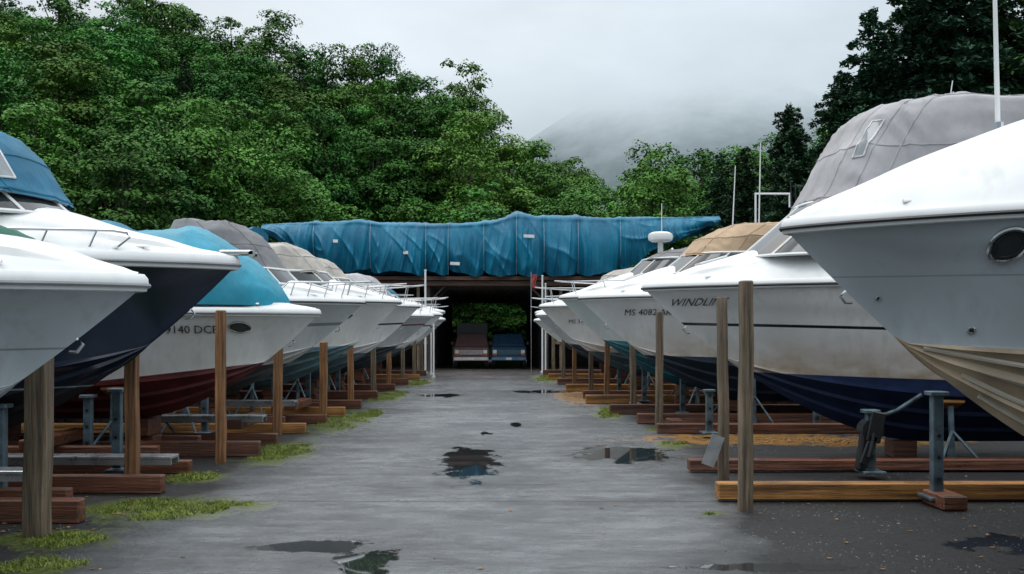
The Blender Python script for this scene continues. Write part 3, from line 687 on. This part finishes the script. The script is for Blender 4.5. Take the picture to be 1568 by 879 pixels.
stones=n.new('ShaderNodeTexVoronoi'); n.link(P_,stones.inputs['Vector']); stones.inputs['Scale'].default_value=70
road=n.mix(med,(.082,.094,.103,1),(.175,.194,.207,1)); road=n.mix(n.math('MULTIPLY',big,.7),road,(.055,.063,.070,1))
road=n.mix(n.math('MULTIPLY',dm,.6),road,(.035,.04,.044,1))
road=n.mix(n.mr(stones.outputs['Distance'],.0,.5,.45,0),road,(.22,.235,.245,1))
wob=n.math('MULTIPLY_ADD',n.noise(P_,.8,6,.65),1.8,-.9)
lside=n.mr(n.math('ADD',X_,wob),-2.4,-3.1); rs0=n.mr(Y_,6,14,1.05,2.2)
rside=n.mr(n.math('SUBTRACT',n.math('ADD',X_,wob),rs0),0,.7); side=n.math('MAXIMUM',lside,rside)
sidec=n.mix(n.mr(n.noise(P_,28,4,.7),.35,.65),(.005,.006,.007,1),(.03,.031,.032,1))
sidec=n.mix(n.mr(n.noise(P_,130,2,.7),.66,.72),sidec,(.22,.2,.18,1))
road=n.mix(n.math('MULTIPLY',side,.93),road,sidec)
far=n.mr(Y_,30,42); road=n.mix(n.math('MULTIPLY',far,.6),road,(.14,.10,.08,1))
def seam(y0,x0,x1,w=.014,amp=.12,tilt=0):
    q=n.math('ADD',Y_,n.math('MULTIPLY_ADD',n.noise(P_,.9,3,sc=(1,0.01,1)),amp,-y0-amp/2)); q=n.math('ADD',q,n.math('MULTIPLY',X_,tilt))
    q=n.mr(n.math('ABSOLUTE',q),w*.4,w,1,0)
    return n.math('MULTIPLY',q,n.math('MULTIPLY',n.mr(X_,x0,x0+.3),n.mr(X_,x1-.3,x1,1,0)))
cr=seam(9.48,-3.2,2.2,.022); 
for a in (seam(10.5,-.4,1.1,.03,.3),seam(25.4,-2.6,2.0,.07,.4),seam(15.4,-2.2,.6,.025,.5,.15),seam(32,-2,2,.07,.5)): cr=n.math('MAXIMUM',cr,a)
road=n.mix(cr,road,(.015,.015,.017,1))
road=n.mix(lm,road,n.mix(n.mr(n.noise(P_,45,4,.7),.35,.6),(.05,.03,.015,1),(.34,.17,.03,1)))
road=n.mix(mm,road,n.mix(n.mr(n.noise(P_,25,4,.7),.35,.65),(.02,.035,.010,1),(.13,.16,.03,1)))
road=n.mix(pm,road,(.022,.025,.027,1))
n.link(road,b.inputs['Base Color'])
rough=n.mr(med,0,1,.15,.38); rough=n.math('ADD',rough,n.math('MULTIPLY',side,.2)); rough=n.math('SUBTRACT',rough,n.math('MULTIPLY',n.math('MAXIMUM',dm,big),.06))
rough=n.mix(n.math('MAXIMUM',mm,lm),rough,(.8,.8,.8,1)); rough=n.mix(pm,rough,(.02,.02,.02,1)); n.link(rough,b.inputs['Roughness'])
hgt=n.math('ADD',n.math('MULTIPLY',stones.outputs['Distance'],.35),n.math('ADD',n.math('MULTIPLY',med,1.4),fine))
hgt=n.math('SUBTRACT',hgt,n.math('MULTIPLY',cr,1.5)); hgt=n.math('MULTIPLY',hgt,n.math('SUBTRACT',1.0,pm))
bump(n,b,hgt,.55,.016); n.link(n.mr(side,0,1,1.0,.2),b.inputs['Specular IOR Level'])
gme.materials.append(m); go=bpy.data.objects.new('ground',gme); COL.objects.link(go)
vs=[];fs=[]
for (cx,cy,rx,ry) in moss:
    cnt=int(min(6500,4800*rx*ry*3+300))
    for _ in range(cnt):
        a=random.random()*2*math.pi; r=math.sqrt(random.random())*1.15; x=cx+rx*r*math.cos(a); y=cy+ry*r*math.sin(a)
        if noise.noise(Vector((x*2.3,y*1.6,0)))+.35-.55*r*r+.3*noise.noise(Vector((x*9,y*7,2)))<0: continue
        h=random.uniform(.008,.035)*(1+1.4*max(0,noise.noise(Vector((x*3,y*3,5))))); q=random.random()*math.pi; w=.003+.005*random.random()
        lx,ly=random.gauss(0,.02),random.gauss(0,.02); o=len(vs)
        vs+=[(x-w*math.cos(q),y-w*math.sin(q),0),(x+w*math.cos(q),y+w*math.sin(q),0),(x+lx,y+ly,h)]; fs.append((o,o+1,o+2))
m,n,b=newmat('moss_and_grass'); P_=pos(n)
n.link(n.mix(n.mr(n.noise(P_,7,5,.65),.35,.65),(.06,.11,.015,1),(.28,.32,.045,1)),b.inputs['Base Color']); b.inputs['Roughness'].default_value=.7
mesh_obj('grass_and_moss',vs,fs,m,None,smooth=False,recalc=False)
vs=[];fs=[]
def leafs(cx,cy,rx,ry,nn):
    for _ in range(nn):
        x=random.gauss(cx,rx*.5); y=random.gauss(cy,ry*.5); s=random.uniform(.015,.035); q=random.random()*6.28; o=len(vs)
        for k_ in range(4):
            vs.append((x+s*(1 if k_%2 else .55)*math.cos(q+k_*1.57),y+s*(1 if k_%2 else .55)*math.sin(q+k_*1.57),.004+random.random()*.01))
        fs.append((o,o+1,o+2,o+3))
for l in litter: leafs(*l,700)
leafs(0,14,5,12,60); leafs(4.5,7.5,3,2,60); leafs(-4.5,9,2,4,160)
mesh_obj('fallen_leaves',vs,fs,simple('dead_leaf',(.24,.12,.035,1),.7,0,.5,9),None,smooth=False,recalc=False)
vs=[];fs=[]
for _ in range(5200):
    y=5.5+9*random.random()**1.5; x=random.choice([random.uniform(-5,-2.5),random.uniform(1.2+.13*(y-6),5.5),random.uniform(1.6,5.5)])
    if noise.noise(Vector((x*1.3,y*1.1,3)))<-.1: continue
    s=random.uniform(.003,.010)*(1+(random.random()<.03)); q=random.random()*6.28; o=len(vs)
    for a in range(5): vs.append((x+s*random.uniform(.7,1.2)*math.cos(q+a*1.257),y+s*random.uniform(.7,1.2)*math.sin(q+a*1.257),0))
    vs.append((x,y,s*random.uniform(.5,.9)))
    fs+=[(o+a,o+(a+1)%5,o+5) for a in range(5)]
mesh_obj('gravel',vs,fs,simple('gravel_stone',(.13,.125,.12,1),.6,0,.6,20),None,smooth=False,recalc=False)

# ---------------------------------------------------------------- terrain
rx_=[-160,-90,-45,-25,-14,-3,6,10,14,22,40,90]; rz_=[30,27,24,20.5,17,13,9,4.5,5,6,9,14]
def hill(x,y):
    r=np.interp(x,rx_,rz_); y0=np.interp(x,[-60,-20,-8,8,20],[44,47,68,68,62]); t=min(1,max(0,(y-y0)/(92-y0))); a=r*(t**.9)
    if y>92: a=max(a*.75,a-(y-92)*.1)
    y1=np.interp(x,[12,20,40],[60,48,40]); rr=np.interp(x,[11,15,20,30,60,120],[0,1.0,5.5,10,20,34]); t2=min(1,max(0,(y-y1)/25)); c_=rr*t2
    return max(a,c_)
vs=[];fs=[]; xx=np.arange(-170,171,4.); yy=np.arange(36,240,4.)
for y in yy:
    for x in xx:
        h_=hill(x,y); vs.append((x,y,h_-.05+ (noise.noise(Vector((x*.15,y*.15,0)))*1.0 if h_>.5 else -.1*(h_<=0))))
nc=len(xx)
for i in range(len(yy)-1):
    for j in range(nc-1): fs.append((i*nc+j,i*nc+j+1,(i+1)*nc+j+1,(i+1)*nc+j))
mesh_obj('forest_hillside',vs,fs,simple('forest_floor',(.02,.026,.012,1),.9,0,.5,.5),None,recalc=False)

# ---------------------------------------------------------------- trees
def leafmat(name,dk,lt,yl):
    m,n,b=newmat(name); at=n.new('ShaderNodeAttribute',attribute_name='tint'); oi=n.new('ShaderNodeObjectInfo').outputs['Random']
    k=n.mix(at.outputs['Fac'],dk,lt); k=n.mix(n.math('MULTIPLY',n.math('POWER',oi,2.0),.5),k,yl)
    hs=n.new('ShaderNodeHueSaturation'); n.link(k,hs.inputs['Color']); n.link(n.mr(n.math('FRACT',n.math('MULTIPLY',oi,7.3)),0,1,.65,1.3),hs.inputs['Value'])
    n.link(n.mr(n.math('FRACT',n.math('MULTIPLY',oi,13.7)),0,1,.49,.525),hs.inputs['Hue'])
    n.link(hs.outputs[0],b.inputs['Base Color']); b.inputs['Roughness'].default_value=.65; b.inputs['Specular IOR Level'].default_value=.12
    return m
LM=leafmat('broadleaf_foliage',(.014,.062,.020,1),(.088,.235,.042,1),(.14,.23,.035,1))
PM=leafmat('pine_needles',(.012,.040,.024,1),(.038,.095,.046,1),(.05,.09,.03,1))
BARK=simple('bark',(.05,.04,.032,1),.85,0,.3,4,.3)
def leafgeo(C,Nn,size,tint,elong=1.5):
    k=len(C); Nn=Nn/np.linalg.norm(Nn,axis=1,keepdims=True)
    r=rng.normal(size=(k,3)); a=np.cross(Nn,r); a/=np.linalg.norm(a,axis=1,keepdims=True)+1e-9; b=np.cross(Nn,a)
    s=size[:,None]; V=np.stack([C-a*s*elong*.5,C+b*s*.5-Nn*s*.1,C+a*s*elong*.5,C-b*s*.5-Nn*s*.1],1).reshape(-1,3)
    return V,np.repeat(tint,4)
def foliage_mesh(name,V,T,mat,G):
    nv=len(V); tv=np.array(G.v,float).reshape(-1,3); k=len(tv)
    me=bpy.data.meshes.new(name); nq=nv//4
    allv=np.vstack([V,tv]); me.vertices.add(len(allv)); me.vertices.foreach_set('co',allv.ravel())
    idx=list(np.arange(nv)); starts=list(range(0,nv,4)); cur=nv
    for f in G.f:
        starts.append(cur); idx+= [i+nv for i in f]; cur+=len(f)
    me.loops.add(len(idx)); me.loops.foreach_set('vertex_index',np.array(idx,dtype=np.int32))
    me.polygons.add(len(starts)); me.polygons.foreach_set('loop_start',np.array(starts,dtype=np.int32))
    me.materials.append(mat); me.materials.append(BARK)
    me.polygons.foreach_set('material_index',np.array([0]*nq+[1]*len(G.f),dtype=np.int32))
    at=me.attributes.new('tint','FLOAT','POINT'); at.data.foreach_set('value',np.r_[T,np.zeros(k)].astype(np.float32))
    me.update(calc_edges=True); me.validate(); return me
def broadleaf(i,H=9.5,nc=76,per=225):
    G=Geo(); cz=H*.58; R=np.array([H*.32,H*.32,H*.42])*rng.uniform(.85,1.15,3)
    G.tube([(0,0,-1),(.1,0,H*.25),(rng.normal()*.2,.1,H*.5),(0,0,H*.8)],.2,0,8,r2=.04)
    Vv=[];Tt=[]
    for c in range(nc):
        d=rng.normal(size=3); d/=np.linalg.norm(d); rr=rng.uniform(.55,1.08) if c>nc*.15 else rng.uniform(.1,.5)
        if d[2]<-.75: d[2]*=.5
        hz=max(0,d[2]*rr); ctr=np.array([0,0,cz])+d*R*rr*np.array([1-.25*hz,1-.25*hz,1.05]); cr=rng.choice([.45,.65,.9,1.2,1.55],p=[.17,.25,.25,.21,.12])*(1-.25*hz)
        flat=rng.uniform(.28,.5)
        kk=int(per*cr**1.5*rng.uniform(.8,1.15))+20; q=rng.normal(size=(kk,3)); q/=np.linalg.norm(q,axis=1,keepdims=True)
        q[:,2]=np.abs(q[:,2])*np.where(rng.random(kk)<.8,1,-1)
        ph=rng.uniform(0,6.28); ang=np.arctan2(q[:,1],q[:,0]); lump=1+.25*np.sin(ang*3+ph)+.14*np.sin(ang*7+ph*2)
        rad=cr*(rng.uniform(.45,1.08,kk)**.6*lump)[:,None]
        pt=ctr+q*rad*np.array([1.1,1.1,flat]); rh=np.hypot(pt[:,0]-ctr[0],pt[:,1]-ctr[1]); pt[:,2]-=.22*rh**2/cr
        pt+=rng.normal(0,.04,(kk,3))
        nn=q*.6+np.array([0,0,.65])+rng.normal(size=(kk,3))*.32
        tint=np.clip(rng.normal(.46,.2)+rng.normal(0,.11,kk)+q[:,2]*.28+.2*d[2],0,1)  # random tone, plus skylit tops and shaded undersides painted into leaf colour
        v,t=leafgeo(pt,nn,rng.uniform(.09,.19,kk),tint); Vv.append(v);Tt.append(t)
        if c%4==0:
            z0=H*.2+.35*ctr[2]; G.tube([(0,0,z0),tuple((ctr*.5+np.array([0,0,z0*.5]))),tuple(ctr)],.07,0,5,r2=.015)
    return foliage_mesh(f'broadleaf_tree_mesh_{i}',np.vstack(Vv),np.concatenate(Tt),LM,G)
def conifer(i,H=16):
    G=Geo(); G.tube([(0,0,-1),(0,0,H*.5),(0,0,H)],.24,0,8,r2=.02); Vv=[];Tt=[]
    z=H*.12
    while z<H-.2:
        f=1-z/H; Lb=(.35+f**.7*3.9)*rng.uniform(.7,1.15); nb=7 if f>.15 else 4
        a0=rng.uniform(0,6.28)
        for b_ in range(nb):
            if rng.random()<.12: continue
            a=a0+b_*6.283/nb+rng.normal()*.25; l=Lb*rng.uniform(.55,1.2); ks=int(max(18,l*66))
            t=rng.random(ks)**.65; wid=.42*l*.5*np.sin(np.pi*np.clip(t,.05,.97))**.7+.08
            sx=rng.uniform(-1,1,ks)*wid; lift=rng.uniform(-.1,.35); up=lift*l*t-.35*l*t**2.0
            x=np.cos(a)*t*l-np.sin(a)*sx; y=np.sin(a)*t*l+np.cos(a)*sx; zz=z+up-np.abs(sx)*.25+rng.normal(0,.09,ks)
            C=np.stack([x,y,zz],1); nn=np.tile([0,0,1.],(ks,1))+rng.normal(size=(ks,3))*.45
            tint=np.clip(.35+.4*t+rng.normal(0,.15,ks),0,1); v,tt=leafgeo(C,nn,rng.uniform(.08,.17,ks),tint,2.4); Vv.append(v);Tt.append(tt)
            G.tube([(0,0,z),(math.cos(a)*l*.5,math.sin(a)*l*.5,z+(lift*.5-.09)*l),(math.cos(a)*l*.9,math.sin(a)*l*.9,z+(lift*.9-.28)*l)],.035,0,4,r2=.008)
        z+=.30+.5*f*rng.uniform(.6,1.4)
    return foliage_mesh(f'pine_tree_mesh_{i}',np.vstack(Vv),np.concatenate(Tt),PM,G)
BL=[broadleaf(i) for i in range(7)]; PN=[conifer(i) for i in range(4)]
F=empty('forest')
def put(me,x,y,s,parent=F,name=None,dz=0,sz=1):
    o=bpy.data.objects.new(name or ('broadleaf_tree' if me in BL else 'pine_tree'),me); COL.objects.link(o)
    o.location=(x,y,float(hill(x,y))-.3+dz); o.rotation_euler=(random.gauss(0,.03),random.gauss(0,.03),random.random()*6.28); o.scale=(s,s,s*sz); o.parent=parent; return o
placed=[]
def okp(x,y,d):
    for a,b_ in placed:
        if (a-x)**2+(b_-y)**2<d*d: return False
    placed.append((x,y)); return True
random.seed(11); cnt=0
for _ in range(9000):
    x=random.uniform(-66,52); y=random.uniform(44,97)
    if abs(x)/y>.62: continue
    if x<0 and y<np.interp(x,[-60,-20,-8,0],[44,49,68,68]): continue
    if 0<=x<=11 and y<69: continue
    if x>11 and y<np.interp(x,[11,14,17,22,40],[66,62,54,47,44]): continue
    if not okp(x,y,3.8): continue
    right=x>14 and y<72
    if right and random.random()<.5: put(random.choice(PN),x,y,random.uniform(.7,.95))
    elif random.random()<.04: put(random.choice(PN),x,y,random.uniform(.5,.62))
    else: put(random.choice(BL),x,y,random.uniform(.8,1.25),sz=random.uniform(.9,1.2))
    cnt+=1
for _ in range(60):
    x=random.uniform(-38,-9); y=np.interp(x,[-60,-20,-8],[42,46,60])+random.uniform(-2,2); 
    if abs(x)/y>.62: continue
    put(random.choice(BL),x,y,random.uniform(.4,.65),dz=-.8)
for x in np.arange(-34,10,2.6): put(random.choice(BL),x,94+random.uniform(-1,1),random.uniform(.75,.95),dz=-1.5)
for _ in range(26):
    x=random.uniform(12,30); y=np.interp(x,[12,17,40],[60,50,42])+random.uniform(-2,2); put(random.choice(BL),x,y,random.uniform(.45,.7),dz=-.8)
for x in np.arange(-8,10,1.8): put(random.choice(BL),x,70+random.uniform(-1,1),random.uniform(.45,.65),dz=-1.2)
for (x,y,s) in [(18.6,55,.97),(20.3,54,1.13),(22,51,1.25),(23.8,52,1.35),(26,53,1.35),(17.0,58,.85),(28.5,51,1.3),(24.5,56,1.3)]: put(random.choice(PN),x,y,s,parent=None,name='pine_tree')
for (x,y,s) in [(28.2,47.5,1.5),(26.2,46.5,1.15)]: put(BL[2],x,y,s,parent=None,name='broadleaf_tree')
print('trees',cnt)
m,n,b=newmat('hill_painted_haze'); P_=pos(n); sp=n.new('ShaderNodeSeparateXYZ'); n.link(P_,sp.inputs[0])
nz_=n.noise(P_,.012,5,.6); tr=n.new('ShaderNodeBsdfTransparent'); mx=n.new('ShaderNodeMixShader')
hz=n.math('ADD',sp.outputs[2],n.math('MULTIPLY_ADD',nz_,70,-35)); n.link(n.mr(hz,56,124,0,1,True),mx.inputs[0])  # painted mist: hill fades to transparent with height
n.link(n.mix(n.mr(n.noise(P_,.05,6,.7),.35,.65),(.085,.115,.12,1),(.14,.175,.185,1)),b.inputs['Base Color']); b.inputs['Roughness'].default_value=1; b.inputs['Specular IOR Level'].default_value=0  # distance haze put into the base colour as pale grey
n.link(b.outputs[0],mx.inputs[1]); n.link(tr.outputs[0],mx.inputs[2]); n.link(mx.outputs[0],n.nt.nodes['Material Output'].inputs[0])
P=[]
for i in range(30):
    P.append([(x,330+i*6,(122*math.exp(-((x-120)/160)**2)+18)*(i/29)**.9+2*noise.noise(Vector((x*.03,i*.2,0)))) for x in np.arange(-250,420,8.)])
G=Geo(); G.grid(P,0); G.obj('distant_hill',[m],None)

# ---------------------------------------------------------------- world, sun, camera
w=bpy.data.worlds.new('World'); S.world=w; w.use_nodes=True; n=N(w.node_tree); bg=w.node_tree.nodes['Background']; out=w.node_tree.nodes['World Output']
sky=n.new('ShaderNodeTexSky',sky_type='NISHITA'); sky.sun_disc=False; sky.sun_elevation=math.radians(55); sky.sun_rotation=math.radians(-30); sky.dust_density=4
n.link(sky.outputs[0],bg.inputs[0]); bg.inputs[1].default_value=.05
tc=coords(n,'Generated'); sp=n.new('ShaderNodeSeparateXYZ'); n.link(tc,sp.inputs[0])
rp=n.new('ShaderNodeValToRGB'); n.link(sp.outputs[2],rp.inputs[0]); e=rp.color_ramp.elements
e[0].position=0; e[0].color=(.11,.14,.15,1); e[1].position=1; e[1].color=(.95,.98,1,1)
for p_,c_ in((.12,(.115,.145,.155,1)),(.19,(.165,.195,.205,1)),(.26,(.245,.275,.283,1)),(.34,(.28,.308,.315,1)),(.6,(.62,.66,.68,1))):
    q=e.new(p_); q.color=c_
cl=n.mr(n.noise(tc,2.0,6,.55,sc=(1,1,2.6)),.3,.7,.76,1.22)
lx=n.mr(sp.outputs[0],-.45,.12,.82,1.06)
vm=n.new('ShaderNodeVectorMath',operation='SCALE'); n.link(rp.outputs[0],vm.inputs[0]); n.link(n.math('MULTIPLY',cl,lx),vm.inputs['Scale'])
bg2=n.new('ShaderNodeBackground'); n.link(vm.outputs[0],bg2.inputs[0]); bg2.inputs[1].default_value=1.95
ad=n.new('ShaderNodeAddShader'); n.link(bg.outputs[0],ad.inputs[0]); n.link(bg2.outputs[0],ad.inputs[1]); n.link(ad.outputs[0],out.inputs[0])
sl=bpy.data.lights.new('sun','SUN'); sl.energy=.8; sl.angle=math.radians(25); sl.color=(1,.98,.95); so=bpy.data.objects.new('sun',sl); COL.objects.link(so)
d=Vector((math.sin(math.radians(-30))*math.cos(math.radians(55)),math.cos(math.radians(-30))*math.cos(math.radians(55))*-.2,math.sin(math.radians(55)))); so.rotation_euler=d.to_track_quat('Z','Y').to_euler()
cam=bpy.data.cameras.new('camera'); co=bpy.data.objects.new('camera',cam); COL.objects.link(co); co.location=(0,0,1.6); co.rotation_euler=(math.pi/2,0,0)
cam.lens=35; cam.sensor_width=36; cam.shift_x=.0185; cam.shift_y=.045; cam.clip_end=3000; cam.clip_start=.05
S.camera=co
S.view_settings.view_transform='Standard'; S.view_settings.look='None'; S.view_settings.exposure=0
